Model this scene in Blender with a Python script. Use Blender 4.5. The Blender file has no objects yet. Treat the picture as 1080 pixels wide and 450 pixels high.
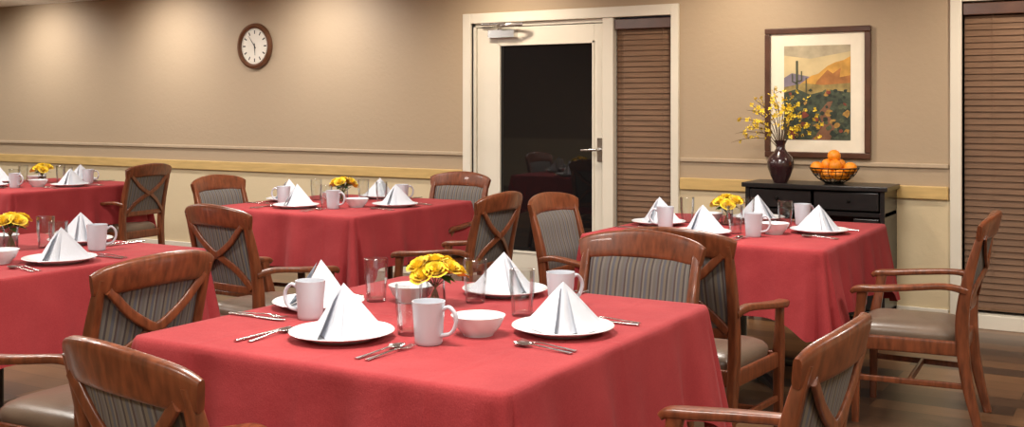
import bpy, bmesh, math, random
from math import sin, cos, pi, radians, sqrt
from mathutils import Vector, Matrix
random.seed(7)
scene = bpy.context.scene
COL = scene.collection
try:
    scene.view_settings.view_transform = 'Standard'
    scene.view_settings.look = 'None'
except Exception as e:
    print(e)

# ------------------------------------------------------------ materials
def new_mat(name):
    m = bpy.data.materials.new(name); m.use_nodes = True
    nt = m.node_tree
    b = nt.nodes.get('Principled BSDF')
    return m, nt, b

def N(nt, t, **kw):
    n = nt.nodes.new(t)
    for k, v in kw.items():
        setattr(n, k, v)
    return n

def mat(name, col, rough=0.5, metal=0.0, var=0.12, scale=20, bump=0.0, bscale=80, spec=0.5, coat=0.0, sheen=0.0, stretch=None, emit=None, es=0.0):
    m, nt, b = new_mat(name)
    L = nt.links
    tc = N(nt, 'ShaderNodeTexCoord')
    src = tc.outputs['Object']
    if stretch:
        mp = N(nt, 'ShaderNodeMapping'); mp.inputs['Scale'].default_value = stretch
        L.new(src, mp.inputs['Vector']); src = mp.outputs['Vector']
    no = N(nt, 'ShaderNodeTexNoise'); no.inputs['Scale'].default_value = scale; no.inputs['Detail'].default_value = 4
    L.new(src, no.inputs['Vector'])
    r = N(nt, 'ShaderNodeValToRGB')
    r.color_ramp.elements[0].position = 0.3; r.color_ramp.elements[1].position = 0.7
    c = Vector(col[:3])
    r.color_ramp.elements[0].color = (*(c * (1 - var)), 1)
    r.color_ramp.elements[1].color = (*[min(1, x) for x in (c * (1 + var))], 1)
    L.new(no.outputs['Fac'], r.inputs['Fac'])
    L.new(r.outputs['Color'], b.inputs['Base Color'])
    b.inputs['Roughness'].default_value = rough
    b.inputs['Metallic'].default_value = metal
    b.inputs['Specular IOR Level'].default_value = spec
    b.inputs['Coat Weight'].default_value = coat
    b.inputs['Sheen Weight'].default_value = sheen
    if emit:
        b.inputs['Emission Color'].default_value = (*emit, 1); b.inputs['Emission Strength'].default_value = es
    if bump > 0:
        n2 = N(nt, 'ShaderNodeTexNoise'); n2.inputs['Scale'].default_value = bscale; n2.inputs['Detail'].default_value = 3
        L.new(tc.outputs['Object'], n2.inputs['Vector'])
        bp = N(nt, 'ShaderNodeBump'); bp.inputs['Strength'].default_value = bump; bp.inputs['Distance'].default_value = 0.01
        L.new(n2.outputs['Fac'], bp.inputs['Height']); L.new(bp.outputs['Normal'], b.inputs['Normal'])
    return m

M_wood = mat('cherry_wood', (0.165, 0.046, 0.017), 0.34, var=0.4, scale=9, stretch=(6, 6, 1.2), coat=0.2)
M_cream = mat('cream_paint', (0.74, 0.70, 0.60), 0.45, var=0.03, scale=3)
M_rail = mat('oak_rail', (0.58, 0.40, 0.16), 0.4, var=0.12, scale=5, stretch=(1, 8, 8))
M_thin = mat('taupe_molding', (0.46, 0.36, 0.25), 0.45, var=0.05)
M_ceil = mat('ceiling_white', (0.88, 0.87, 0.85), 0.8, var=0.03, bump=0.2, bscale=60)
M_china = mat('white_china', (0.72, 0.74, 0.76), 0.18, var=0.015)
M_mug = mat('white_mug', (0.56, 0.59, 0.65), 0.2, var=0.015)
M_napkin = mat('white_linen', (0.64, 0.67, 0.73), 0.85, var=0.02, bump=0.12, bscale=60, spec=0.2)
M_steel = mat('stainless_steel', (0.62, 0.61, 0.60), 0.22, metal=1.0, var=0.05)
M_seat = mat('taupe_vinyl', (0.165, 0.118, 0.084), 0.34, var=0.10, scale=8, bump=0.08, bscale=120)
M_black = mat('black_paint', (0.012, 0.011, 0.011), 0.3, var=0.2)
M_darkmetal = mat('black_wire', (0.015, 0.013, 0.012), 0.35, metal=0.6, var=0.1)
M_pane = mat('night_glass', (0.007, 0.007, 0.008), 0.03, var=0.05, spec=0.95)
M_blind = mat('walnut_blind', (0.175, 0.098, 0.056), 0.6, var=0.16, scale=6, stretch=(1, 10, 10), spec=.3)
M_frame = mat('walnut_frame', (0.085, 0.035, 0.02), 0.3, var=0.25, scale=10)
M_clockrim = mat('clock_rim_wood', (0.12, 0.045, 0.018), 0.3, var=0.25, scale=10, coat=.3)
M_mat = mat('picture_mat', (0.86, 0.80, 0.66), 0.8, var=0.02)
M_yellow = mat('yellow_petal', (0.86, 0.62, 0.02), 0.6, var=0.12, scale=60, sheen=0.2)
M_green = mat('leaf_green', (0.045, 0.13, 0.025), 0.5, var=0.3, scale=40)
M_twig = mat('brown_twig', (0.09, 0.05, 0.02), 0.7, var=0.2)
M_vase = mat('plum_ceramic', (0.035, 0.014, 0.016), 0.22, var=0.25, scale=12, coat=0.4)
M_orange = mat('orange_peel', (0.86, 0.28, 0.01), 0.42, var=0.08, scale=30, bump=0.15, bscale=250)
M_clockface = mat('clock_face', (0.80, 0.76, 0.66), 0.4, var=0.02)
M_lampglow = mat('lamp_diffuser', (0.9, 0.88, 0.82), 0.5, var=0.01, emit=(1, 0.9, 0.75), es=3.0)
M_tabletop = mat('laminate_top', (0.20, 0.10, 0.05), 0.4, var=0.2)

def clothmat():
    m, nt, b = new_mat('red_tablecloth'); L = nt.links
    tc = N(nt, 'ShaderNodeTexCoord'); sp = N(nt, 'ShaderNodeSeparateXYZ'); L.new(tc.outputs['Object'], sp.inputs[0])
    no = N(nt, 'ShaderNodeTexNoise'); no.inputs['Scale'].default_value = 5; no.inputs['Detail'].default_value = 5; L.new(tc.outputs['Object'], no.inputs['Vector'])
    wv = N(nt, 'ShaderNodeTexNoise'); wv.inputs['Scale'].default_value = 260; wv.inputs['Detail'].default_value = 2; L.new(tc.outputs['Object'], wv.inputs['Vector'])
    ad = N(nt, 'ShaderNodeMath', operation='MULTIPLY_ADD'); ad.inputs[1].default_value = .5
    h = N(nt, 'ShaderNodeMath', operation='MULTIPLY'); h.inputs[1].default_value = .5
    L.new(wv.outputs['Fac'], h.inputs[0]); L.new(no.outputs['Fac'], ad.inputs[0]); L.new(h.outputs[0], ad.inputs[2])
    r = N(nt, 'ShaderNodeValToRGB'); r.color_ramp.elements[0].position = .35; r.color_ramp.elements[1].position = .65
    r.color_ramp.elements[0].color = (.315, .034, .040, 1); r.color_ramp.elements[1].color = (.405, .052, .057, 1)
    L.new(ad.outputs[0], r.inputs[0]); L.new(r.outputs['Color'], b.inputs['Base Color'])
    b.inputs['Roughness'].default_value = .85; b.inputs['Specular IOR Level'].default_value = .15; b.inputs['Sheen Weight'].default_value = .05
    # ironed fold creases (quarter folds) + soft rumples
    def crease(sock, off):
        s_ = N(nt, 'ShaderNodeMath', operation='SUBTRACT'); s_.inputs[1].default_value = off; L.new(sock, s_.inputs[0])
        a_ = N(nt, 'ShaderNodeMath', operation='ABSOLUTE'); L.new(s_.outputs[0], a_.inputs[0])
        mr = N(nt, 'ShaderNodeMapRange'); mr.interpolation_type = 'SMOOTHSTEP'; mr.inputs['From Min'].default_value = 0; mr.inputs['From Max'].default_value = .022
        mr.inputs['To Min'].default_value = 1; mr.inputs['To Max'].default_value = 0; L.new(a_.outputs[0], mr.inputs['Value']); return mr.outputs[0]
    cs = [crease(sp.outputs['X'], .02), crease(sp.outputs['Y'], -.03), crease(sp.outputs['X'], .40), crease(sp.outputs['X'], -.37)]
    acc = cs[0]
    for c in cs[1:]:
        q = N(nt, 'ShaderNodeMath', operation='ADD'); L.new(acc, q.inputs[0]); L.new(c, q.inputs[1]); acc = q.outputs[0]
    n2 = N(nt, 'ShaderNodeTexNoise'); n2.inputs['Scale'].default_value = 7; n2.inputs['Detail'].default_value = 3; L.new(tc.outputs['Object'], n2.inputs['Vector'])
    q = N(nt, 'ShaderNodeMath', operation='MULTIPLY_ADD'); q.inputs[1].default_value = .22; L.new(acc, q.inputs[0]); L.new(n2.outputs['Fac'], q.inputs[2])
    bp = N(nt, 'ShaderNodeBump'); bp.inputs['Strength'].default_value = .6; bp.inputs['Distance'].default_value = .010
    L.new(q.outputs[0], bp.inputs['Height'])
    bp2 = N(nt, 'ShaderNodeBump'); bp2.inputs['Strength'].default_value = .25; bp2.inputs['Distance'].default_value = .002
    L.new(wv.outputs['Fac'], bp2.inputs['Height']); L.new(bp.outputs['Normal'], bp2.inputs['Normal']); L.new(bp2.outputs['Normal'], b.inputs['Normal'])
    return m
M_cloth = clothmat()

def glass_mat(name, tint=(1, 1, 1), gl=1.0):
    m, nt, b = new_mat(name); L = nt.links
    nt.nodes.remove(b)
    out = [n for n in nt.nodes if n.type == 'OUTPUT_MATERIAL'][0]
    tr = N(nt, 'ShaderNodeBsdfTransparent'); tr.inputs['Color'].default_value = (*tint, 1)
    g = N(nt, 'ShaderNodeBsdfGlossy'); g.inputs['Roughness'].default_value = 0.08
    lw = N(nt, 'ShaderNodeLayerWeight'); lw.inputs['Blend'].default_value = 0.22
    mm = N(nt, 'ShaderNodeMath', operation='MULTIPLY_ADD'); mm.inputs[1].default_value = 0.60 * gl; mm.inputs[2].default_value = 0.04
    mx = N(nt, 'ShaderNodeMixShader')
    L.new(lw.outputs['Fresnel'], mm.inputs[0]); L.new(mm.outputs[0], mx.inputs[0])
    L.new(tr.outputs[0], mx.inputs[1]); L.new(g.outputs[0], mx.inputs[2]); L.new(mx.outputs[0], out.inputs['Surface'])
    return m
M_glass = glass_mat('clear_glass', (0.975, 0.985, 0.985))
M_water = glass_mat('vase_water', (0.92, 0.95, 0.92), 0.5)

# striped upholstery
def stripes():
    m, nt, b = new_mat('striped_upholstery'); L = nt.links
    tc = N(nt, 'ShaderNodeTexCoord'); sp = N(nt, 'ShaderNodeSeparateXYZ'); L.new(tc.outputs['Object'], sp.inputs[0])
    mu = N(nt, 'ShaderNodeMath', operation='MULTIPLY'); mu.inputs[1].default_value = 15.0; L.new(sp.outputs['X'], mu.inputs[0])
    fr = N(nt, 'ShaderNodeMath', operation='FRACT'); L.new(mu.outputs[0], fr.inputs[0])
    r = N(nt, 'ShaderNodeValToRGB'); cr = r.color_ramp; cr.interpolation = 'CONSTANT'
    cols = [(0, (0.13, 0.115, 0.10)), (0.14, (0.17, 0.155, 0.135)), (0.26, (0.065, 0.05, 0.05)), (0.36, (0.16, 0.135, 0.10)), (0.52, (0.10, 0.10, 0.115)), (0.68, (0.185, 0.165, 0.13)), (0.78, (0.08, 0.055, 0.05)), (0.88, (0.13, 0.12, 0.12))]
    cr.elements[0].position = 0; cr.elements[0].color = (*cols[0][1], 1)
    cr.elements[1].position = cols[1][0]; cr.elements[1].color = (*cols[1][1], 1)
    for p, c in cols[2:]:
        e = cr.elements.new(p); e.color = (*c, 1)
    L.new(fr.outputs[0], r.inputs[0]); L.new(r.outputs['Color'], b.inputs['Base Color'])
    b.inputs['Roughness'].default_value = 0.75
    return m
M_stripe = stripes()

def wallmat():
    m, nt, b = new_mat('two_tone_wall_paint'); L = nt.links
    g = N(nt, 'ShaderNodeNewGeometry'); sp = N(nt, 'ShaderNodeSeparateXYZ'); L.new(g.outputs['Position'], sp.inputs[0])
    gt = N(nt, 'ShaderNodeMath', operation='GREATER_THAN'); gt.inputs[1].default_value = 0.84; L.new(sp.outputs['Z'], gt.inputs[0])
    mx = N(nt, 'ShaderNodeMix', data_type='RGBA')
    mx.inputs['A'].default_value = (0.66, 0.55, 0.36, 1); mx.inputs['B'].default_value = (0.42, 0.325, 0.222, 1)
    L.new(gt.outputs[0], mx.inputs['Factor']); L.new(mx.outputs['Result'], b.inputs['Base Color'])
    b.inputs['Roughness'].default_value = 0.55; b.inputs['Specular IOR Level'].default_value = 0.3
    no = N(nt, 'ShaderNodeTexNoise'); no.inputs['Scale'].default_value = 35; no.inputs['Detail'].default_value = 3
    L.new(g.outputs['Position'], no.inputs['Vector'])
    bp = N(nt, 'ShaderNodeBump'); bp.inputs['Strength'].default_value = 0.35; bp.inputs['Distance'].default_value = 0.004
    L.new(no.outputs['Fac'], bp.inputs['Height']); L.new(bp.outputs['Normal'], b.inputs['Normal'])
    return m
M_wall = wallmat()

def floormat():
    m, nt, b = new_mat('plank_floor'); L = nt.links
    g = N(nt, 'ShaderNodeNewGeometry')
    br = N(nt, 'ShaderNodeTexBrick'); br.inputs['Scale'].default_value = 1.0
    br.inputs['Brick Width'].default_value = 1.2; br.inputs['Row Height'].default_value = 0.16
    br.inputs['Mortar Size'].default_value = 0.002; br.inputs['Bias'].default_value = -0.15
    br.inputs['Color1'].default_value = (0.055, 0.031, 0.020, 1); br.inputs['Color2'].default_value = (0.26, 0.13, 0.06, 1)
    br.inputs['Mortar'].default_value = (0.015, 0.01, 0.008, 1)
    L.new(g.outputs['Position'], br.inputs['Vector'])
    mp = N(nt, 'ShaderNodeMapping'); mp.inputs['Scale'].default_value = (1.5, 22, 1); L.new(g.outputs['Position'], mp.inputs['Vector'])
    no = N(nt, 'ShaderNodeTexNoise'); no.inputs['Scale'].default_value = 2.0; no.inputs['Detail'].default_value = 6; L.new(mp.outputs[0], no.inputs['Vector'])
    r = N(nt, 'ShaderNodeValToRGB'); r.color_ramp.elements[0].color = (0.55, 0.55, 0.55, 1); r.color_ramp.elements[1].color = (1.3, 1.3, 1.3, 1)
    L.new(no.outputs['Fac'], r.inputs[0])
    mx = N(nt, 'ShaderNodeMix', data_type='RGBA', blend_type='MULTIPLY'); mx.inputs['Factor'].default_value = 1
    L.new(br.outputs['Color'], mx.inputs['A']); L.new(r.outputs['Color'], mx.inputs['B'])
    L.new(mx.outputs['Result'], b.inputs['Base Color']); b.inputs['Roughness'].default_value = 0.28
    return m
M_floor = floormat()

# ------------------------------------------------------------ mesh helpers
def cr(p0, p1, p2, p3, t):
    return 0.5 * ((2 * p1) + (-p0 + p2) * t + (2 * p0 - 5 * p1 + 4 * p2 - p3) * t * t + (-p0 + 3 * p1 - 3 * p2 + p3) * t ** 3)

def smooth_path(vs, res):
    out = []
    n = len(vs)
    for i in range(n - 1):
        p0 = vs[max(i - 1, 0)]; p1 = vs[i]; p2 = vs[i + 1]; p3 = vs[min(i + 2, n - 1)]
        for k in range(res):
            out.append(cr(p0, p1, p2, p3, k / res))
    out.append(vs[-1])
    return out

def sweep(bm, pts, sizes, ref=(1, 0, 0), n=16, p=5.0, mi=0, res=5, cap=True):
    P = smooth_path([Vector(q) for q in pts], res)
    if isinstance(sizes, (int, float)): sizes = (sizes, sizes)
    if isinstance(sizes, tuple): sizes = [sizes] * len(pts)
    S = smooth_path([Vector((a, b, 0)) for a, b in sizes], res)
    ref = Vector(ref); rings = []
    for i, c in enumerate(P):
        T = (P[min(i + 1, len(P) - 1)] - P[max(i - 1, 0)]).normalized()
        s = ref - T * ref.dot(T)
        if s.length < 1e-4:
            s = Vector((0, 0, 1)) - T * T.z
        s.normalize(); nn = T.cross(s)
        ring = []
        for k in range(n):
            a = 2 * pi * (k + 0.5) / n
            ca, sa = cos(a), sin(a)
            x = math.copysign(abs(ca) ** (2 / p), ca); y = math.copysign(abs(sa) ** (2 / p), sa)
            ring.append(bm.verts.new(c + s * x * S[i].x + nn * y * S[i].y))
        rings.append(ring)
    for i in range(len(rings) - 1):
        a, b = rings[i], rings[i + 1]
        for k in range(n):
            f = bm.faces.new((a[k], a[(k + 1) % n], b[(k + 1) % n], b[k])); f.material_index = mi
    if cap:
        f = bm.faces.new(rings[0][::-1]); f.material_index = mi
        f = bm.faces.new(rings[-1]); f.material_index = mi

def lathe(bm, prof, n=40, mi=0, c=(0, 0, 0)):
    c = Vector(c); rings = []
    for r, z in prof:
        if r < 1e-5: rings.append([bm.verts.new(c + Vector((0, 0, z)))])
        else: rings.append([bm.verts.new(c + Vector((r * cos(2 * pi * k / n), r * sin(2 * pi * k / n), z))) for k in range(n)])
    for a, b in zip(rings, rings[1:]):
        for k in range(n):
            k2 = (k + 1) % n
            if len(a) == 1 and len(b) == 1: continue
            if len(a) == 1: f = bm.faces.new((a[0], b[k2], b[k]))
            elif len(b) == 1: f = bm.faces.new((a[k], a[k2], b[0]))
            else: f = bm.faces.new((a[k], a[k2], b[k2], b[k]))
            f.material_index = mi

def box(bm, lo, hi, mi=0, rot=None):
    lo = Vector(lo); hi = Vector(hi); c = (lo + hi) / 2
    vs = []
    for x in (lo.x, hi.x):
        for y in (lo.y, hi.y):
            for z in (lo.z, hi.z):
                v = Vector((x, y, z))
                if rot is not None: v = c + rot @ (v - c)
                vs.append(bm.verts.new(v))
    for idx in ((0, 1, 3, 2), (4, 6, 7, 5), (0, 4, 5, 1), (2, 3, 7, 6), (0, 2, 6, 4), (1, 5, 7, 3)):
        f = bm.faces.new([vs[i] for i in idx]); f.material_index = mi

def mesh_from(name, bm, mats, smooth=True, ang=40):
    bmesh.ops.recalc_face_normals(bm, faces=bm.faces)
    me = bpy.data.meshes.new(name); bm.to_mesh(me); bm.free()
    for m in (mats if isinstance(mats, (list, tuple)) else [mats]): me.materials.append(m)
    if smooth:
        me.shade_smooth(); me.set_sharp_from_angle(angle=radians(ang))
    return me

def place(name, me, loc=(0, 0, 0), rz=0.0, parent=None, bevel=0):
    o = bpy.data.objects.new(name, me); COL.objects.link(o)
    o.location = loc; o.rotation_euler = (0, 0, rz)
    if parent: o.parent = parent
    if bevel:
        md = o.modifiers.new('bevel', 'BEVEL'); md.width = bevel; md.segments = 2; md.limit_method = 'ANGLE'
    return o

def empty(name, loc=(0, 0, 0), rz=0.0):
    o = bpy.data.objects.new(name, None); COL.objects.link(o); o.location = loc; o.rotation_euler = (0, 0, rz); o.empty_display_size = 0.1
    return o

def boxobj(name, boxes, m, parent=None, bevel=0.0, loc=(0, 0, 0)):
    bm = bmesh.new()
    for lo, hi in boxes: box(bm, lo, hi)
    return place(name, mesh_from(name, bm, m, smooth=False), loc, parent=parent, bevel=bevel)

# ------------------------------------------------------------ room shell
WY = 7.5; CZ = 2.48; XL = -13.5; XR = 2.0; YF = -1.6
DX0, DX1 = -4.83, -3.10     # door + sidelight opening
WX0, WX1 = -1.12, 0.60      # right window opening
boxobj('floor', [((XL, YF, -0.1), (XR, WY, 0))], M_floor)
boxobj('ceiling', [((XL, YF, CZ), (XR, WY, CZ + 0.1))], M_ceil)
boxobj('wall_back', [((XL, WY, 0), (DX0, WY + .14, CZ)), ((DX0, WY, 2.07), (DX1, WY + .14, CZ)), ((DX1, WY, 0), (WX0, WY + .14, CZ)),
                     ((WX0, WY, 2.07), (WX1, WY + .14, CZ)), ((WX1, WY, 0), (XR, WY + .14, CZ)), ((WX0, WY, 0), (WX1, WY + .14, 0.05))], M_wall)
boxobj('wall_left', [((XL - .14, YF, 0), (XL, WY, CZ))], M_wall)
boxobj('wall_right', [((XR, YF, 0), (XR + .14, WY, CZ))], M_wall)
boxobj('wall_front', [((XL, YF - .14, 0), (XR, YF, CZ))], M_wall)
# trims
segs = [(XL, DX0 - .08), (DX1 + .07, WX0 - .08), (WX1 + .08, XR)]
boxobj('baseboard_back', [((a, WY - .018, 0), (b, WY, .10)) for a, b in segs], M_cream, bevel=.004)
boxobj('trim_1', [((a, WY - .025, .80), (b, WY, .885)) for a, b in segs], M_rail, bevel=.006)
boxobj('trim_2', [((a, WY - .018, 1.0), (b, WY, 1.03)) for a, b in segs], M_thin, bevel=.006)

# door assembly -------------------------------------------------------
door = empty('door_1', (0, 0, 0))
MX0, MX1 = -3.655, -3.565
boxobj('casing', [((DX0 - .075, WY - .025, 0), (DX0, WY + .12, 2.145)), ((DX1, WY - .025, 0), (DX1 + .06, WY + .12, 2.145)),
                  ((DX0, WY - .025, 2.065), (DX1, WY + .12, 2.145)), ((MX0, WY - .015, 0), (MX1, WY + .12, 2.065))], M_cream, door, .005)
boxobj('stop', [((DX0, WY + .02, 0), (DX0 + .025, WY + .06, 2.065)), ((DX0, WY + .02, 2.035), (MX0, WY + .06, 2.065))], M_cream, door, .003)
lx0, lx1, gx0, gx1 = DX0 + .03, MX0 - .004, -4.60, -3.745
boxobj('leaf', [((lx0, WY + .035, .01), (gx0, WY + .08, 2.03)), ((gx1, WY + .035, .01), (lx1, WY + .08, 2.03)),
                ((gx0, WY + .035, 1.90), (gx1, WY + .08, 2.03)), ((gx0, WY + .035, .01), (gx1, WY + .08, .24))], M_cream, door, .003)
boxobj('glazing_bead', [((gx0, WY + .028, .24), (gx0 + .018, WY + .05, 1.90)), ((gx1 - .018, WY + .028, .24), (gx1, WY + .05, 1.90)),
                        ((gx0, WY + .028, 1.882), (gx1, WY + .05, 1.90)), ((gx0, WY + .028, .24), (gx1, WY + .05, .258))], M_cream, door, .003)
boxobj('glass_pane', [((gx0 + .005, WY + .055, .245), (gx1 - .005, WY + .062, 1.895))], M_pane, door)
bm = bmesh.new()
box(bm, (-4.66, WY - .03, 1.945), (-4.42, WY + .034, 2.005))
sweep(bm, [(-4.60, WY - .05, 2.02), (-4.45, WY - .16, 2.03), (-4.30, WY - .10, 2.04)], (.014, .006), ref=(0, 0, 1), p=3, res=4)
sweep(bm, [(-4.30, WY - .10, 2.045), (-4.45, WY - .06, 2.05), (-4.72, WY - .03, 2.055)], (.011, .005), ref=(0, 0, 1), p=3, res=4)
lathe(bm, [(0, 0), (.022, 0), (.022, .03), (0, .03)], 20, c=(-4.56, WY - .01, 2.0))
place('door_closer', mesh_from('door_closer', bm, M_steel), parent=door)
bm = bmesh.new()
box(bm, (-3.715, WY + .022, .98), (-3.675, WY + .036, 1.16))
sweep(bm, [(-3.695, WY + .03, 1.07), (-3.695, WY - .03, 1.07), (-3.72, WY - .04, 1.07), (-3.82, WY - .04, 1.065)], (.010, .010), ref=(0, 0, 1), p=2.5)
place('lever_handle', mesh_from('lever_handle', bm, M_steel), parent=door)
boxobj('sidelight_glass', [((MX1, WY + .10, .1), (DX1, WY + .11, 2.06))], M_pane, door)
boxobj('sidelight_sill', [((MX1, WY + .01, 0), (DX1, WY + .12, .10))], M_cream, door, .004)

def blind(name, x0, x1, z0, z1, y):
    root = empty(name, (0, 0, 0))
    bm = bmesh.new()
    pitch = .040; z = z0 + .04
    rot = Matrix.Rotation(radians(74), 3, 'X')
    while z < z1 - .07:
        box(bm, (x0, y - .025, z - .0015), (x1, y + .025, z + .0015), rot=rot)
        z += pitch
    place('slats', mesh_from('slats', bm, M_blind, smooth=False), parent=root)
    boxobj('valance', [((x0 - .003, y - .045, z1 - .075), (x1 + .003, y + .02, z1))], M_frame, root, .004)
    boxobj('bottom_rail', [((x0, y - .02, z0), (x1, y + .02, z0 + .02))], M_blind, root, .003)
    bm = bmesh.new()
    for t in ((.15, .85) if x1 - x0 < .8 else (.1, .5, .9)):
        xx = x0 + (x1 - x0) * t
        box(bm, (xx - .0012, y - .030, z0), (xx + .0012, y - .028, z1 - .05))
    place('ladder_cords', mesh_from('cords', bm, M_blind, smooth=False), parent=root)
blind('window_blind', MX1 + .008, DX1 - .008, .12, 2.05, WY + .045)
win = empty('window_1')
boxobj('window_casing', [((WX0 - .07, WY - .025, 0), (WX0, WY + .12, 2.145)), ((WX1, WY - .025, 0), (WX1 + .07, WY + .12, 2.145)),
                         ((WX0, WY - .025, 2.065), (WX1, WY + .12, 2.145)), ((WX0, WY - .03, 0), (WX1, WY + .12, .09))], M_cream, win, .005)
boxobj('window_glass', [((WX0, WY + .11, .09), (WX1, WY + .12, 2.065))], M_pane, win)
blind('window_blind', WX0 + .008, WX1 - .008, .11, 2.055, WY + .045)

# ------------------------------------------------------------ wall clock
ck = empty('wall_clock', (-7.18, WY - .001, 1.95))
R90 = Matrix.Rotation(radians(90), 4, 'X')
def lathe_mesh(name, prof, m, n=48, rot=None, ang=40):
    bm = bmesh.new(); lathe(bm, prof, n)
    if rot: bmesh.ops.transform(bm, matrix=rot, verts=bm.verts)
    return mesh_from(name, bm, m, ang=ang)
place('rim', lathe_mesh('rim', [(0, 0), (.20, 0), (.212, .015), (.205, .035), (.183, .045), (.165, .035), (.163, .02)], M_clockrim, 56, R90), parent=ck)
place('face', lathe_mesh('face', [(0, .021), (.164, .021)], M_clockface, 56, R90), parent=ck)
bm = bmesh.new()
for h in range(60):
    a = h * pi / 30; big = h % 5 == 0
    r0, r1, w = (.112, .145, .006) if big else (.147, .153, .0015)
    d = Vector((sin(a), 0, cos(a))); s = Vector((cos(a), 0, -sin(a))); o = Vector((0, -.0225, 0))
    bm.faces.new([bm.verts.new(o + d * r + s * q) for r, q in ((r0, -w), (r1, -w), (r1, w), (r0, w))])
def hand(a, l, w):
    d = Vector((sin(a), 0, cos(a))); s = Vector((cos(a), 0, -sin(a))); o = Vector((0, -.025, 0))
    bm.faces.new([bm.verts.new(o + d * r + s * q) for r, q in ((-.025, -w), (l, -w * .4), (l, w * .4), (-.025, w))])
hand(radians(175), .085, .006); hand(radians(-38), .12, .0045)
place('numerals_and_hands', mesh_from('marks', bm, M_black, smooth=False), parent=ck)

# ------------------------------------------------------------ framed painting
PX, PZ = -2.04, 1.4925
pt = empty('framed_landscape_painting', (PX, WY, PZ))
fw, fh, ft = .358, .443, .04
boxobj('frame', [((-fw, -.035, fh - ft), (fw, 0, fh)), ((-fw, -.035, -fh), (fw, 0, -fh + ft)), ((-fw, -.035, -fh + ft), (-fw + ft, 0, fh - ft)), ((fw - ft, -.035, -fh + ft), (fw, 0, fh - ft))], M_frame, pt, .006)
boxobj('picture_mat', [((-fw + ft, -.016, -fh + ft), (fw - ft, -.004, fh - ft))], M_mat, pt)
pw, ph = .45, .64
def poly(name, uv, col, k, var=.2, sc=14):
    bm = bmesh.new()
    bm.faces.new([bm.verts.new(((u - .5) * pw, -.0165 - .0003 * k, (v - .5) * ph)) for u, v in uv])
    place(name, mesh_from(name, bm, mat('paint_' + name, col, .6, var=var, scale=sc), smooth=False), parent=pt)
poly('sky', [(0, 0), (1, 0), (1, 1), (0, 1)], (.62, .50, .27), 1, .15, 6)
poly('sky_top', [(0, .9), (.4, .86), (1, .93), (1, 1), (0, 1)], (.42, .36, .24), 2)
poly('far_hill', [(0, .66), (.12, .71), (.26, .69), (.45, .66), (.6, .6), (0, .5)], (.20, .17, .22), 3)
poly('golden_mountain', [(.22, .58), (.42, .68), (.52, .70), (.66, .78), (.78, .82), (.9, .84), (1, .88), (1, .45), (.2, .45)], (.62, .33, .06), 4, .35, 9)
poly('mountain_shade', [(.5, .62), (.66, .74), (.74, .70), (.86, .76), (.84, .66), (1, .68), (1, .55), (.45, .55)], (.40, .16, .04), 5, .3)
poly('desert_plain', [(0, .56), (.3, .60), (.6, .58), (1, .60), (1, .3), (0, .3)], (.30, .22, .07), 6, .4, 20)
poly('scrub', [(0, .50), (.2, .54), (.4, .48), (.7, .53), (1, .50), (1, 0), (0, 0)], (.045, .06, .035), 7, .6, 30)
poly('path', [(.42, 0), (.60, .15), (.52, .28), (.66, .40), (.74, .41), (.66, .28), (.78, .15), (.70, 0)], (.22, .10, .05), 8, .3)
bms = {c: bmesh.new() for c in range(4)}
for i in range(90):
    cx, cy = random.uniform(.04, .96), random.uniform(.03, .53)
    r = random.uniform(.018, .05) * (1.25 - cy)
    ci = random.choice([0, 0, 0, 1, 1, 2, 3])
    b_ = bms[ci]; vs = []
    for q in range(9):
        a = 2 * pi * q / 9; rr = r * random.uniform(.65, 1.2)
        u, v = cx + rr * cos(a) * 1.3, cy + rr * sin(a) * .8
        u = min(max(u, .005), .995); v = min(max(v, .005), .995)
        vs.append(b_.verts.new(((u - .5) * pw, -.0193 - .00002 * i, (v - .5) * ph)))
    b_.faces.new(vs)
for i, (nm, c) in enumerate([('dark_bushes', (.018, .030, .018)), ('sage_bushes', (.08, .10, .05)), ('red_bushes', (.20, .04, .02)), ('gold_bushes', (.36, .20, .04))]):
    place(nm, mesh_from(nm, bms[i], mat('paint_' + nm, c, .6, var=.4, scale=40), smooth=False), parent=pt)
bm = bmesh.new()
def cact(pts, w):
    for (x0, y0), (x1, y1) in zip(pts, pts[1:]):
        d = Vector((x1 - x0, 0, y1 - y0)).normalized(); s = Vector((d.z, 0, -d.x)) * w
        a = Vector(((x0 - .5) * pw, -.0215, (y0 - .5) * ph)); b2 = Vector(((x1 - .5) * pw, -.0215, (y1 - .5) * ph))
        bm.faces.new([bm.verts.new(v) for v in (a - s, b2 - s, b2 + s, a + s)])
cact([(.2, .48), (.2, .84)], .007); cact([(.2, .62), (.27, .63), (.27, .73)], .004); cact([(.2, .60), (.13, .62), (.13, .70)], .004)
cact([(.34, .5), (.34, .66)], .0035)
place('saguaro', mesh_from('saguaro', bm, mat('paint_saguaro', (.07, .08, .045), .6), smooth=False), parent=pt)

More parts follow.
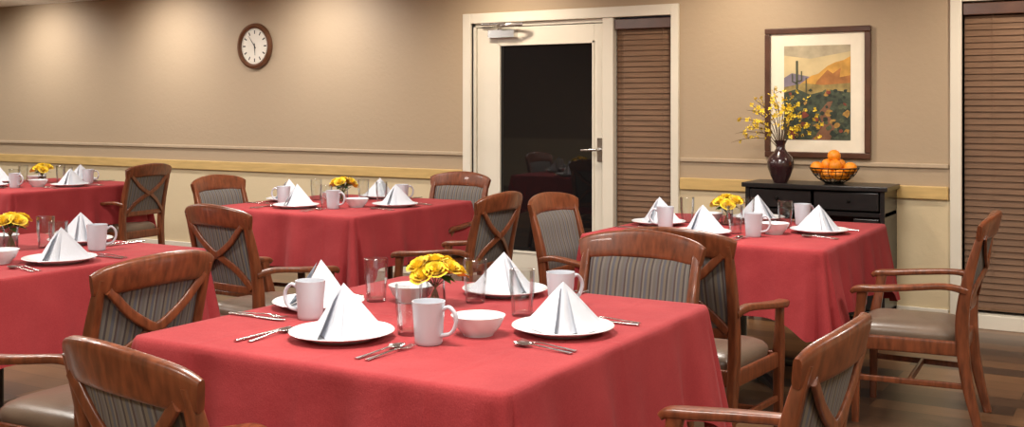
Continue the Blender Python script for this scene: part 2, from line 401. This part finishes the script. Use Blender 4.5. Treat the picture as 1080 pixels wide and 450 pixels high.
# ------------------------------------------------------------ sideboard
sb = empty('black_sideboard', (-1.965, 7.28, 0))
hw, y0, y1, tz = .45, -.17, .19, .895
bm = bmesh.new()
top_pts = []
nseg = 28
for zz in (tz - .03, tz):
    ring = []
    for i in range(nseg + 1):
        t = -1 + 2 * i / nseg
        ring.append(bm.verts.new((t * (hw + .02), y0 - .02 - .025 * cos(t * pi / 2) , zz)))
    ring.append(bm.verts.new((hw + .02, y1, zz))); ring.append(bm.verts.new((-hw - .02, y1, zz)))
    top_pts.append(ring)
bm.faces.new(top_pts[0][::-1]); bm.faces.new(top_pts[1])
for i in range(len(top_pts[0])):
    j = (i + 1) % len(top_pts[0]); bm.faces.new((top_pts[0][i], top_pts[0][j], top_pts[1][j], top_pts[1][i]))
place('top', mesh_from('sb_top', bm, M_black, smooth=False), parent=sb, bevel=.004)
boxobj('carcass', [((-hw, y0, .08), (-hw + .03, y1, tz - .03)), ((hw - .03, y0, .08), (hw, y1, tz - .03)), ((-hw, y1 - .02, .08), (hw, y1, tz - .03)), ((-hw, y0, .08), (hw, y1, .11)),
                   ((-hw, y0 + .01, .70), (hw, y1, .73)), ((-hw + .03, y0 + .01, .42), (hw - .03, y1, .44))], M_black, sb, .003)
boxobj('drawers', [((-hw + .035, y0 - .012, .74), (-.01, y0 + .02, .855)), ((.01, y0 - .012, .74), (hw - .035, y0 + .02, .855))], M_black, sb, .005)
boxobj('doors', [((-hw + .035, y0 - .008, .12), (-.26, y0 + .015, .69)), ((.26, y0 - .008, .12), (hw - .035, y0 + .015, .69))], M_black, sb, .005)
bm = bmesh.new()
for x in (-.23, .23):
    lathe(bm, [(0, 0), (.008, 0), (.012, .012), (.006, .02), (0, .02)], 14, c=(0, 0, 0))
bmesh.ops.transform(bm, matrix=Matrix.Rotation(radians(90), 4, 'X'), verts=bm.verts)
nv = len(bm.verts) // 2
bm.verts.ensure_lookup_table()
for i, v in enumerate(bm.verts):
    v.co += Vector((-.23 if i < nv else .23, y0 - .012, .80))
place('knobs', mesh_from('knobs', bm, M_darkmetal), parent=sb)
bm = bmesh.new()
for x in (-hw + .03, hw - .03):
    for y in (y0 + .03, y1 - .03):
        sweep(bm, [(x, y, .09), (x, y, .0)], [(.025, .025), (.016, .016)], res=2)
place('feet', mesh_from('sb_feet', bm, M_black), parent=sb)

# vase with forsythia
vs_ = empty('vase_with_forsythia', (-2.20, 7.19, tz))
place('vase', lathe_mesh('vase', [(0, 0), (.042, 0), (.046, .006), (.062, .04), (.085, .10), (.088, .135), (.075, .17), (.045, .20), (.030, .225), (.030, .25), (.040, .275), (.043, .28), (.036, .278), (.024, .25), (.022, .22), (0, .20)], M_vase), parent=vs_)
bmT = bmesh.new(); bmF = bmesh.new()
def blossom(c, r):
    ax = Vector((random.uniform(-1, 1), random.uniform(-1, .2), random.uniform(-.6, 1))).normalized()
    s = ax.orthogonal().normalized(); t = ax.cross(s)
    for q in range(4):
        a = q * pi / 2 + random.uniform(-.2, .2)
        d = s * cos(a) + t * sin(a); e = ax.cross(d)
        bmF.faces.new([bmF.verts.new(c + v) for v in (Vector((0, 0, 0)), d * r * .6 + e * r * .42 + ax * r * .2, d * r + ax * r * .45, d * r * .6 - e * r * .42 + ax * r * .2)])
tips = [(-.30, -.04, .30), (-.27, -.08, .40), (-.24, .02, .46), (-.16, -.05, .53), (-.09, .02, .56), (-.02, -.06, .62), (.05, -.02, .54), (.12, -.04, .58), (.19, .0, .54), (.24, -.05, .47), (.29, -.02, .36), (.12, -.09, .45), (-.10, -.1, .45), (.21, -.1, .36), (-.20, -.1, .34), (.28, -.08, .28), (-.33, -.03, .24)]
for tx, ty, tz_ in tips:
    base = Vector((0, 0, .2)); tip = Vector((tx, ty, tz_ + .02))
    mid = base.lerp(tip, .5) + Vector((-tx * .2, -ty * .2, .06))
    pts = [base, base.lerp(mid, .5) + Vector((0, 0, .02)), mid, mid.lerp(tip, .55) + Vector((random.uniform(-.02, .02), 0, .015)), tip]
    sweep(bmT, pts, [(.003, .003), (.003, .003), (.0025, .0025), (.002, .002), (.001, .001)], n=6, p=2, res=4)
    sp = smooth_path(pts, 10)
    for c in sp[17:]:
        if random.random() < .34:
            blossom(c + Vector([random.uniform(-.010, .010) for _ in range(3)]), random.uniform(.013, .020))
    for _ in range(2):
        c = random.choice(sp[18:32]); e = c + Vector((random.uniform(-.08, .08), random.uniform(-.05, .02), random.uniform(.0, .07)))
        sweep(bmT, [c, c.lerp(e, .5) + Vector((0, 0, .01)), e], (.0015, .0015), n=5, p=2, res=2)
        blossom(e, .018); blossom(c.lerp(e, .6), .015)
place('branches', mesh_from('branches', bmT, M_twig), parent=vs_)
place('blossoms', mesh_from('blossoms', bmF, M_yellow, smooth=False), parent=vs_)

# wire fruit bowl of oranges
fb = empty('wire_bowl_of_oranges', (-1.86, 7.24, tz))
bm = bmesh.new()
def ringwire(r, z, w=.003):
    pts = [(r * cos(a * pi / 16), r * sin(a * pi / 16), z) for a in range(33)]
    sweep(bm, pts, (w, w), ref=(0, 0, 1), n=6, p=2, res=1)
ringwire(.155, .105, .0045); ringwire(.145, .085); ringwire(.125, .058); ringwire(.095, .032); ringwire(.055, .014); ringwire(.06, .003, .004)
for i in range(20):
    a = i * pi / 10
    sweep(bm, [(r * cos(a), r * sin(a), z) for r, z in ((.05, .006), (.095, .03), (.13, .062), (.155, .105))], (.0022, .0022), n=5, p=2, res=3)
place('wire_bowl', mesh_from('wire_bowl', bm, M_darkmetal), parent=fb)
ors = [(.06 * cos(a), .06 * sin(a), .065) for a in (0.3, 1.6, 2.9, 4.2, 5.4)] + [(.045 * cos(a), .045 * sin(a), .122) for a in (1.0, 3.1, 5.1)] + [(.0, -.005, .182)]
ors += [(.108, -.02, .105), (-.106, -.03, .105)]
bm = bmesh.new()
for o_ in ors:
    r = .042
    lathe(bm, [(0, -r * .97)] + [(r * cos(t), r * sin(t) * .96) for t in [radians(d) for d in range(-80, 81, 10)]] + [(.004, r * .93), (0, r * .91)], 24, c=o_)
place('oranges', mesh_from('oranges', bm, M_orange, ang=60), parent=fb)

# ------------------------------------------------------------ chairs
XS = Matrix.Diagonal((0.89, 1, 1, 1))
def cm(name, fn, m, ang=40):
    bm = bmesh.new(); fn(bm)
    bmesh.ops.transform(bm, matrix=XS, verts=bm.verts)
    return mesh_from(name, bm, m, ang=ang)
def f_posts(bm):
    for s in (-1, 1):
        sweep(bm, [(s * .225, -.285, 0), (s * .232, -.235, .22), (s * .238, -.215, .44), (s * .243, -.232, .62), (s * .246, -.275, .80), (s * .246, -.30, .88)],
              [(.016, .018), (.020, .024), (.022, .028), (.021, .024), (.019, .017), (.014, .012)], ref=(1, 0, 0))
AZ = -.055
def f_front(bm):
    for s in (-1, 1):
        sweep(bm, [(s * .258, .225, 0), (s * .262, .222, .25), (s * .266, .218, .40), (s * .276, .200, .51), (s * .282, .190, .645 + AZ)],
              [(.016, .015), (.022, .020), (.024, .024), (.018, .020), (.016, .024)], ref=(1, 0, 0))
def f_arms(bm):
    for s in (-1, 1):
        sweep(bm, [(s * .250, -.235, .665 + AZ), (s * .266, -.15, .682 + AZ), (s * .292, .0, .670 + AZ), (s * .298, .13, .657 + AZ), (s * .290, .210, .650 + AZ), (s * .282, .234, .636 + AZ)],
              [(.018, .016), (.022, .014), (.030, .014), (.033, .015), (.029, .015), (.020, .010)], ref=(1, 0, 0), n=20, p=3.5)
def f_top(bm):
    sweep(bm, [(-.275, -.285, .862), (-.225, -.300, .872), (-.12, -.325, .884), (0, -.335, .889), (.12, -.325, .884), (.225, -.300, .872), (.275, -.285, .862)],
          [(.034, .011), (.045, .0145), (.050, .0155), (.052, .0155), (.050, .0155), (.045, .0145), (.034, .011)], ref=(0, -.22, 1), n=20, p=4)
def backy(z, x):
    pts = [(.44, -.215), (.62, -.232), (.80, -.272), (.88, -.30)]
    for (a, ya), (b, yb) in zip(pts, pts[1:]):
        if z <= b or b == .88:
            y = ya + (yb - ya) * (z - a) / (b - a); break
    return y - .032 * (1 - (x / .24) ** 2) * min(1, (z - .40) / .3)
def f_lower(bm):
    sweep(bm, [(x, backy(.535, x), .535) for x in (-.235, -.12, 0, .12, .235)], (.020, .013), ref=(0, 0, 1))
def f_panel(bm):
    nx, nz = 14, 12
    g = {}
    for side in (0, 1):
        for i in range(nx + 1):
            for j in range(nz + 1):
                x = -.222 + .444 * i / nx; z = .545 + .295 * j / nz
                e = (1 - abs(2 * i / nx - 1) ** 6) * (1 - abs(2 * j / nz - 1) ** 6)
                y = backy(z, x) + (.006 + .014 * e if side == 0 else -.004 - .004 * e)
                g[side, i, j] = bm.verts.new((x, y, z))
        for i in range(nx):
            for j in range(nz):
                q = [g[side, i, j], g[side, i + 1, j], g[side, i + 1, j + 1], g[side, i, j + 1]]
                bm.faces.new(q)
    for i in range(nx):
        for j in (0, nz): bm.faces.new([g[0, i, j], g[1, i, j], g[1, i + 1, j], g[0, i + 1, j]])
    for j in range(nz):
        for i in (0, nx): bm.faces.new([g[0, i, j], g[0, i, j + 1], g[1, i, j + 1], g[1, i, j]])
def f_x(bm):
    for s in (-1, 1):
        P = []
        for t in (0, .2, .4, .5, .6, .8, 1):
            bow = .020 * sin(pi * 2 * t)
            x = s * (-.222 + .444 * t); z = .845 - .30 * t - bow
            P.append((x, backy(z, x) - .014, z))
        sweep(bm, P, (.017, .007), ref=(0, 0, 1), p=4, res=3)
def f_rails(bm):
    def cz(P, a): sweep(bm, P, a, ref=(0, 0, 1), res=2)
    cz([(-.25, .212, .36), (.25, .212, .36)], (.032, .012))
    cz([(-.235, -.215, .36), (.235, -.215, .36)], (.032, .012))
    for s in (-1, 1):
        cz([(s * .238, -.21, .36), (s * .262, .215, .36)], (.032, .012))
        cz([(s * .230, -.24, .20), (s * .261, .222, .20)], (.013, .009))
    cz([(-.246, 0, .20), (.246, 0, .20)], (.013, .009))
def f_seat(bm):
    na = 48; dz = -.045
    def pt(r, a, z):
        ca, sa = cos(a), sin(a); p = 6
        x = math.copysign(abs(ca) ** (2 / p), ca); y = math.copysign(abs(sa) ** (2 / p), sa)
        yy = .012 + y * .226 * r
        w = .222 + (yy + .21) / .46 * .018
        return (x * w * r, yy, z + dz)
    prof = [(0, .502), (.3, .501), (.6, .497), (.8, .490), (.92, .478), (.985, .462), (1, .445), (.985, .425), (.9, .42), (0, .42)]
    rings = []
    for r, z in prof:
        rings.append([bm.verts.new(pt(max(r, .001), 2 * pi * k / na, z)) for k in range(na)])
    for a, b in zip(rings, rings[1:]):
        for k in range(na): bm.faces.new((a[k], a[(k + 1) % na], b[(k + 1) % na], b[k]))
    bmesh.ops.remove_doubles(bm, verts=bm.verts, dist=.0008)
CH = [('back_posts', cm('back_posts', f_posts, M_wood)), ('front_legs', cm('front_legs', f_front, M_wood)), ('arms', cm('arms', f_arms, M_wood)),
      ('top_rail', cm('top_rail', f_top, M_wood)), ('lower_back_rail', cm('lower_rail', f_lower, M_wood)), ('back_panel', cm('back_panel', f_panel, M_stripe)),
      ('cross_brace', cm('cross_brace', f_x, M_wood)), ('seat_rails', cm('seat_rails', f_rails, M_wood)), ('seat_cushion', cm('seat_cushion', f_seat, M_seat, 60))]
def chair(bx, by, deg):
    """bx,by = position of the back's top centre; deg = facing direction (0 = +Y)"""
    a = radians(deg)
    f = Vector((-sin(a), cos(a)))
    p = Vector((bx, by)) + f * .32
    e = empty('dining_chair', (p.x, p.y, 0), a)
    for nme, me in CH: place(nme, me, parent=e)
chair(-1.785, 1.47, -10)       # foreground, front-left
chair(-0.60, 2.44, 89)      # foreground right
chair(-1.665, 3.76, 180)     # behind front table, facing it
chair(-1.63, 3.94, -2)      # facing right table
chair(-2.74, 2.44, 92)      # left, towards left table
chair(-3.88, 3.76, -8)       # towards middle table
chair(-3.09, 5.12, 92)
chair(-2.84, 5.17, -92)
chair(-5.50, 5.36, -88)
chair(-4.28, 6.52, 180)
chair(-7.08, 6.20, 95)
chair(-0.66, 5.26, 93)

# ------------------------------------------------------------ tables & cloths
TZ = .76
def cloth_mesh(hx, hy, drop, seed):
    rnd = random.Random(seed)
    bm = bmesh.new(); rc = .03
    per = []
    ns = 56; na = 22
    for q in range(4):
        dirs = [(1, 0), (0, 1), (-1, 0), (0, -1)][q]; nrm = [(0, -1), (1, 0), (0, 1), (-1, 0)][q]
        d = Vector(dirs); n_ = Vector(nrm); hl = (hx if q % 2 == 0 else hy) - rc; off = (hy if q % 2 == 0 else hx)
        for i in range(ns):
            t = -hl + 2 * hl * i / ns
            per.append((d * t + n_ * off, n_, min(hl - abs(t), 9), 0))
        c = d * hl + n_ * (off - rc)
        for i in range(na):
            a = pi / 2 * i / na
            nn = n_ * cos(a) + d * sin(a)
            per.append((c + nn * rc, nn, 0, (a - pi / 4)))
    ph = [rnd.uniform(0, 6.28) for _ in range(8)]
    M = len(per); s = [0]
    for i in range(1, M): s.append(s[-1] + (per[i][0] - per[i - 1][0]).length + (.006 if per[i][2] == 0 else 0))
    tot = s[-1] + .02
    rows = []
    def ringrow(f):
        rows.append([bm.verts.new(f(i)) for i in range(M)])
    for k in (.0, .25, .5, .75, .9, .97):
        ringrow(lambda i: Vector((per[i][0].x * max(k, .002), per[i][0].y * max(k, .002), TZ)))
    ts = [0, .02, .05, .1, .17, .25, .35, .45, .55, .65, .75, .85, .93, 1.0]
    for t in ts:
        def f(i):
            p, n_, dc, ca = per[i]
            c = math.exp(-(dc / .11) ** 2)
            w = 2 * pi * s[i] / tot
            wave = (.55 * sin(13 * w + ph[0]) + .45 * sin(21 * w + ph[1] + 1.3 * sin(3 * w + ph[2])) + .3 * sin(34 * w + ph[3]))
            amp = .027 * t ** .9 * (1 - .6 * c)
            cf = 0
            if c > .02:
                cf = c * t * (.055 * cos(ca * 2) ** 2 - .018 * cos(dc / .05)) if dc > 0 else t * (.060 * cos(ca * 2) ** 3 - .018)
            out = .004 + .004 * min(1, t * 20) + .040 * t + amp * wave + cf
            dr = drop + .09 * c + .006 * sin(5 * w + ph[4])
            z = TZ - (1 - (1 - min(t * 12, 1)) ** 2) * .006 - dr * t
            if t == 0: z = TZ; out = 0
            return Vector((p.x + n_.x * out, p.y + n_.y * out, z))
        ringrow(f)
    for a, b in zip(rows, rows[1:]):
        for k in range(M): bm.faces.new((a[k], a[(k + 1) % M], b[(k + 1) % M], b[k]))
    bmesh.ops.remove_doubles(bm, verts=bm.verts, dist=.0004)
    me = mesh_from('tablecloth', bm, M_cloth, ang=80)
    return me

def table_meshes(hx, hy):
    bm = bmesh.new(); box(bm, (-hx + .008, -hy + .008, TZ - .035), (hx - .008, hy - .008, TZ - .004)); top = mesh_from('tabletop', bm, M_tabletop, smooth=False)
    bm = bmesh.new(); lathe(bm, [(0, .05), (.055, .05), (.05, .09), (.038, .12), (.038, .68), (.06, .70), (.16, .722), (0, .722)], 24)
    for q in range(4):
        a = q * pi / 2 + pi / 4; d = Vector((cos(a), sin(a), 0))
        sweep(bm, [d * .0 + Vector((0, 0, .075)), d * .2 + Vector((0, 0, .06)), d * .40 + Vector((0, 0, .03)), d * .43 + Vector((0, 0, .018))], [(.025, .03), (.022, .025), (.018, .018), (.018, .017)], ref=(0, 0, 1))
    base = mesh_from('pedestal', bm, M_black)
    return top, base
def table(cx, cy, hx=.605, hy=.64, drop=.31, seed=1, rz=0):
    t, b = table_meshes(hx, hy)
    e = empty('dining_table', (cx, cy, 0), rz)
    place('tabletop', t, parent=e); place('pedestal', b, parent=e)
    place('tablecloth', cloth_mesh(hx, hy, drop, seed), (cx, cy, 0), rz)

# ------------------------------------------------------------ tableware meshes
me_plate = lathe_mesh('dinner_plate', [(0, .004), (.075, .004), (.078, 0), (.088, 0), (.095, .006), (.143, .020), (.146, .0225), (.144, .0245), (.135, .0225), (.100, .0115), (.090, .010), (0, .010)], M_china, 56)
me_bowl = lathe_mesh('soup_bowl', [(0, .004), (.036, .004), (.038, 0), (.042, 0), (.045, .006), (.062, .024), (.074, .050), (.077, .056), (.0745, .056), (.070, .050), (.058, .026), (.040, .011), (0, .009)], M_china, 48)
bm = bmesh.new()
lathe(bm, [(0, .003), (.030, .003), (.032, 0), (.036, .002), (.038, .010), (.041, .06), (.045, .112), (.0455, .116), (.0425, .116), (.041, .11), (.036, .02), (.030, .010), (0, .009)], 40)
sweep(bm, [(.041, 0, .095), (.060, 0, .103), (.078, 0, .085), (.080, 0, .060), (.066, 0, .034), (.038, 0, .026)], [(.009, .006), (.008, .005), (.007, .005), (.007, .005), (.008, .005), (.009, .006)], ref=(0, 1, 0), n=12, p=2.4)
me_mug = mesh_from('coffee_mug', bm, M_mug, ang=50)
bm = bmesh.new()
lathe(bm, [(0, .0), (.030, .0), (.032, .004), (.034, .05), (.038, .075), (.0395, .14), (.0385, .1415), (.0365, .14), (.035, .077), (.031, .05), (.028, .014), (0, .012)], 16)
me_glass = mesh_from('drinking_glass', bm, M_glass, ang=22)

def napkin_mesh(h=.15, w=.128, seed=0):
    bm = bmesh.new()
    def tri(a, b, c, bulge, n=12):
        a, b, c = Vector(a), Vector(b), Vector(c)
        nrm = (b - a).cross(c - a).normalized(); g = {}
        for i in range(n + 1):
            for j in range(n + 1 - i):
                k = n - i - j; u, v, w_ = i / n, j / n, k / n
                p = a * u + b * v + c * w_ + nrm * bulge * 16 * u * v * w_ * (0.6 + u)
                sag = .016 * (4 * u * (1 - u)) * (v ** 2 + w_ ** 2)
                p.z -= sag
                p.z = max(p.z, .0005)
                g[i, j] = bm.verts.new(p)
        for i in range(n):
            for j in range(n - i):
                bm.faces.new((g[i, j], g[i + 1, j], g[i, j + 1]))
                if i + j < n - 1: bm.faces.new((g[i + 1, j], g[i + 1, j + 1], g[i, j + 1]))
    A = (0, .01, h); C = (.014, -.100, 0); L_ = (-w, .045, 0); R_ = (w, .060, 0); B = (0, .02, 0)
    tri(A, L_, C, .004); tri(A, C, R_, .004)
    tri(A, B, L_, .004); tri(A, R_, B, .004)
    tri((-.006, .000, h * .95), (-w * .86, .012, 0), (-.016, -.115, 0), .005)
    tri((.010, .002, h * .88), (.052, -.092, 0), (w * .97, .030, 0), .005)
    me = bpy.data.meshes.new('napkin')
    bmesh.ops.recalc_face_normals(bm, faces=bm.faces)
    bm.to_mesh(me); bm.free(); me.materials.append(M_napkin)
    me.shade_smooth(); me.set_sharp_from_angle(angle=radians(30))
    return me
me_napkins = [napkin_mesh(.140, .124, 1), napkin_mesh(.132, .128, 2)]

def utensil(kind):
    bm = bmesh.new()
    if kind == 'knife':
        sweep(bm, [(0, -.11, .004), (0, -.02, .004), (0, 0, .004)], [(.0065, .0028), (.0055, .0028), (.0045, .0025)], ref=(1, 0, 0), p=3)
        sweep(bm, [(0, 0, .004), (0, .03, .004), (0, .09, .004), (-.003, .115, .004)], [(.0045, .0018), (.009, .0012), (.009, .001), (.002, .0008)], ref=(1, 0, 0), p=3)
    elif kind == 'fork':
        sweep(bm, [(0, -.10, .003), (0, -.05, .005), (0, .02, .008), (0, .04, .006)], [(.0075, .0015), (.0045, .0016), (.003, .002), (.011, .0012)], ref=(1, 0, 0), p=3)
        for i in range(4):
            x = -.009 + .006 * i
            sweep(bm, [(x, .038, .006), (x, .065, .004), (x, .092, .009)], [(.0018, .001), (.0018, .001), (.0008, .0006)], ref=(1, 0, 0), n=8, p=3)
    else:
        sweep(bm, [(0, -.09, .003), (0, -.04, .005), (0, .03, .009), (0, .042, .007)], [(.0075, .0015), (.0045, .0016), (.003, .002), (.005, .0015)], ref=(1, 0, 0), p=3)
        n = 20; rings = []
        for r in (0, .35, .65, .85, 1.0):
            rings.append([bm.verts.new((.019 * r * cos(2 * pi * k / n), .067 + .028 * r * sin(2 * pi * k / n), .002 + .007 * r * r)) for k in range(n)])
        rings.append([bm.verts.new((.0185 * cos(2 * pi * k / n), .067 + .027 * sin(2 * pi * k / n), .0100)) for k in range(n)])
        for r in (.85, .5, 0):
            rings.append([bm.verts.new((.0185 * r * cos(2 * pi * k / n), .067 + .027 * r * sin(2 * pi * k / n), .0035 + .0065 * r * r)) for k in range(n)])
        for a, b in zip(rings, rings[1:]):
            for k in range(n): bm.faces.new((a[k], a[(k + 1) % n], b[(k + 1) % n], b[k]))
        bmesh.ops.remove_doubles(bm, verts=bm.verts, dist=.0003)
    return mesh_from(kind, bm, M_steel, ang=50)
me_knife, me_fork, me_spoon = utensil('knife'), utensil('fork'), utensil('spoon')

# roses
def rose(bm, c, R, tilt, rnd):
    rot = Matrix.Rotation(tilt[0], 3, 'X') @ Matrix.Rotation(tilt[1], 3, 'Y')
    c = Vector(c)
    lay = [(.12, 3, .9, .05), (.30, 4, 1.0, .15), (.52, 5, .98, .35), (.75, 6, .88, .6), (.95, 6, .70, .95)]
    for rad, n, hgt, op in lay:
        for q in range(n):
            a0 = 2 * pi * q / n + rnd.uniform(-.2, .2) + rad * 3
            wid = 2 * pi / n * .72; g = {}
            for i in range(6):
                for j in range(5):
                    u = i / 5 * 2 - 1; v = j / 4
                    r = R * (rad * (.35 + .65 * sqrt(v + .02)) + op * .38 * v ** 3)
                    a = a0 + u * wid * (1 - .25 * v * v)
                    z = R * 1.05 * hgt * v * (1 - .16 * u * u * v) - R * .12 * op * v ** 4
                    g[i, j] = bm.verts.new(c + rot @ Vector((r * cos(a), r * sin(a), z)))
            for i in range(5):
                for j in range(4): bm.faces.new((g[i, j], g[i + 1, j], g[i + 1, j + 1], g[i, j + 1]))
def bouquet_meshes():
    rnd = random.Random(3)
    bR = bmesh.new(); bL = bmesh.new(); bS = bmesh.new()
    pos = [(0, 0, .160), (.050, .012, .148), (-.048, .02, .150), (.012, -.047, .142), (-.034, -.036, .138), (.02, .050, .148), (.054, -.037, .128), (-.064, -.014, .125)]
    for p in pos:
        rose(bR, (p[0], p[1], p[2] - .025), .032, (-p[1] * 11, p[0] * 11), rnd)
        sweep(bS, [(p[0] * -.3, p[1] * -.3, .012), (0, 0, .06), (p[0] * .8, p[1] * .8, p[2] - .03)], (.0022, .0022), n=6, p=2, res=4)
    for i in range(18):
        a = 2 * pi * i / 18 + rnd.uniform(-.2, .2); r0, r1 = .022, rnd.uniform(.060, .080); z0 = .10; z1 = rnd.uniform(.080, .135)
        d = Vector((cos(a), sin(a), 0)); s = Vector((-sin(a), cos(a), 0)); P = d * r0 + Vector((0, 0, z0)); Q = d * r1 + Vector((0, 0, z1))
        m1 = P.lerp(Q, .35) + Vector((0, 0, .006)); m2 = P.lerp(Q, .7) + Vector((0, 0, .004)); w = .013
        v = [bL.verts.new(x) for x in (P, m1 + s * w, m2 + s * w * .8, Q, m2 - s * w * .8, m1 - s * w, m1 - Vector((0, 0, .004)), m2 - Vector((0, 0, .003)))]
        bL.faces.new((v[0], v[1], v[6])); bL.faces.new((v[0], v[6], v[5])); bL.faces.new((v[1], v[2], v[7], v[6])); bL.faces.new((v[6], v[7], v[4], v[5])); bL.faces.new((v[2], v[3], v[7])); bL.faces.new((v[7], v[3], v[4]))
    return [('roses', mesh_from('roses', bR, M_yellow, ang=180)), ('leaves', mesh_from('leaves', bL, M_green)), ('stems', mesh_from('stems', bS, M_green)),
            ('glass_vase', lathe_mesh('glass_vase', [(0, 0), (.030, 0), (.033, .003), (.034, .03), (.030, .075), (.038, .108), (.0365, .108), (.028, .075), (.031, .03), (.029, .008), (0, .008)], M_glass, 24)),
            ('water', lathe_mesh('water', [(0, .009), (.0285, .009), (.0305, .03), (.0285, .06), (0, .06)], M_water, 24))]
BQ = bouquet_meshes()

def setting(cx, cy, jit=0.0, seed=0, base=True):
    rnd = random.Random(seed)
    def J(): return rnd.uniform(-jit, jit)
    for i, (x, y, a) in enumerate([(-.08, -.39, 0), (.41, -.012, 90), (-.447, -.06, -90), (-.06, .45, 180)]):
        x += J(); y += J()
        place('dinner_plate', me_plate, (cx + x, cy + y, TZ))
        na = {0: 4, 90: 24, -90: -4, 180: 50}[a] + rnd.uniform(-12, 12)
        place('folded_napkin', me_napkins[i % 2], (cx + x, cy + y, TZ + .0112), radians(na))
    for x, y, a in [(.17, -.33, 10), (-.34, -.222, 200), (.23, .31, 60)]:
        place('coffee_mug', me_mug, (cx + x, cy + y, TZ), radians(a))
    for x, y in [(.05, -.255), (-.353, .117), (.185, .145), (-.060, .262)]:
        place('drinking_glass', me_glass, (cx + x, cy + y, TZ), rnd.uniform(0, 1))
    for x, y in [(.22, -.16), (-.248, .170)]:
        place('soup_bowl', me_bowl, (cx + x, cy + y, TZ))
    U = [('spoon', .125, -.485, -4, me_spoon), ('fork', .155, -.475, -2, me_fork), ('spoon', -.262, -.475, 3, me_spoon), ('knife', -.295, -.47, 1, me_knife),
         ('fork', .46, -.20, 80, me_fork), ('spoon', .47, -.235, 84, me_spoon), ('knife', .45, .175, 92, me_knife), ('fork', .45, .21, 88, me_fork),
         ('fork', -.49, -.265, -88, me_fork), ('knife', -.49, -.295, -90, me_knife), ('spoon', -.51, .13, -92, me_spoon), ('fork', .13, .52, 182, me_fork), ('knife', .16, .52, 178, me_knife)]
    for nme, x, y, a, me in U:
        place(nme, me, (cx + x, cy + y, TZ + .0005), radians(a))
    e = empty('yellow_rose_centerpiece', (cx - .13, cy + .135, TZ), rnd.uniform(0, 6))
    for nme, me in BQ: place(nme, me, parent=e)

T = [(-1.875, 2.74, 1), (-1.92, 5.56, 2), (-4.65, 5.65, 3), (-4.32, 2.93, 4), (-7.95, 5.75, 5)]
for cx, cy, sd in T:
    table(cx, cy, seed=sd)
    setting(cx + (-.005 if sd == 1 else .005), cy + .03, jit=0 if sd == 1 else .004, seed=sd)

# ------------------------------------------------------------ lights
def area(name, loc, size, power, col=(1, .945, .87)):
    l = bpy.data.lights.new(name, 'AREA'); l.shape = 'SQUARE'; l.size = size; l.energy = power; l.color = col
    o = bpy.data.objects.new(name, l); COL.objects.link(o); o.location = loc
    return o
grid = [(-1.8, 2.2), (-4.6, 2.2), (-7.8, 2.6), (-1.8, 4.9), (-4.6, 4.9), (-7.8, 4.9), (.4, 1.0), (-1.8, -.4), (-10.8, 4.0), (.6, 4.2)]  # panels nearest the camera are unseen, added as fill for the tablecloth fronts
for x, y in grid:
    e = empty('ceiling_or_fill_light', (x, y, CZ))
    boxobj('trim_frame', [((-.32, -.32, -.02), (.32, -.29, 0)), ((-.32, .29, -.02), (.32, .32, 0)), ((-.32, -.29, -.02), (-.29, .29, 0)), ((.29, -.29, -.02), (.32, .29, 0))], M_ceil, e)
    boxobj('diffuser', [((-.29, -.29, -.012), (.29, .29, -.002))], M_lampglow, e)
    area('panel_or_fill_lamp', (x, y, CZ - .03), .56, 48)
for x in (-12.0, -10.1, -8.2, -6.3, -4.4, -2.5, -.6):
    l = bpy.data.lights.new('wall_washer', 'SPOT'); l.energy = 105 if x < -5 else 75; l.color = (1, .93, .87) if x < -5 else (1, .85, .67); l.spot_size = radians(135); l.spot_blend = 1.0; l.shadow_soft_size = .08
    o = bpy.data.objects.new('wall_washer_lamp', l); COL.objects.link(o); o.location = (x, 6.68, CZ - .03)
    o.rotation_euler = Vector((0, .75, -1)).to_track_quat('-Z', 'Y').to_euler()
    place('recessed_downlight', lathe_mesh('downlight_ring', [(.075, 0), (.075, -.006), (.055, -.006), (.05, 0)], M_ceil, 28), (x, 6.68, CZ))

w = bpy.data.worlds.new('night'); scene.world = w; w.use_nodes = True
w.node_tree.nodes['Background'].inputs[0].default_value = (.01, .012, .02, 1)

# ------------------------------------------------------------ camera
cd = bpy.data.cameras.new('camera'); cam = bpy.data.objects.new('camera', cd); COL.objects.link(cam)
cam.location = (0, 0, 1.4); cam.rotation_euler = (radians(90), 0, radians(30.7))
cd.sensor_width = 36; cd.lens = 38.77; cd.shift_y = -113 / 1080
cd.clip_start = .05
scene.camera = cam
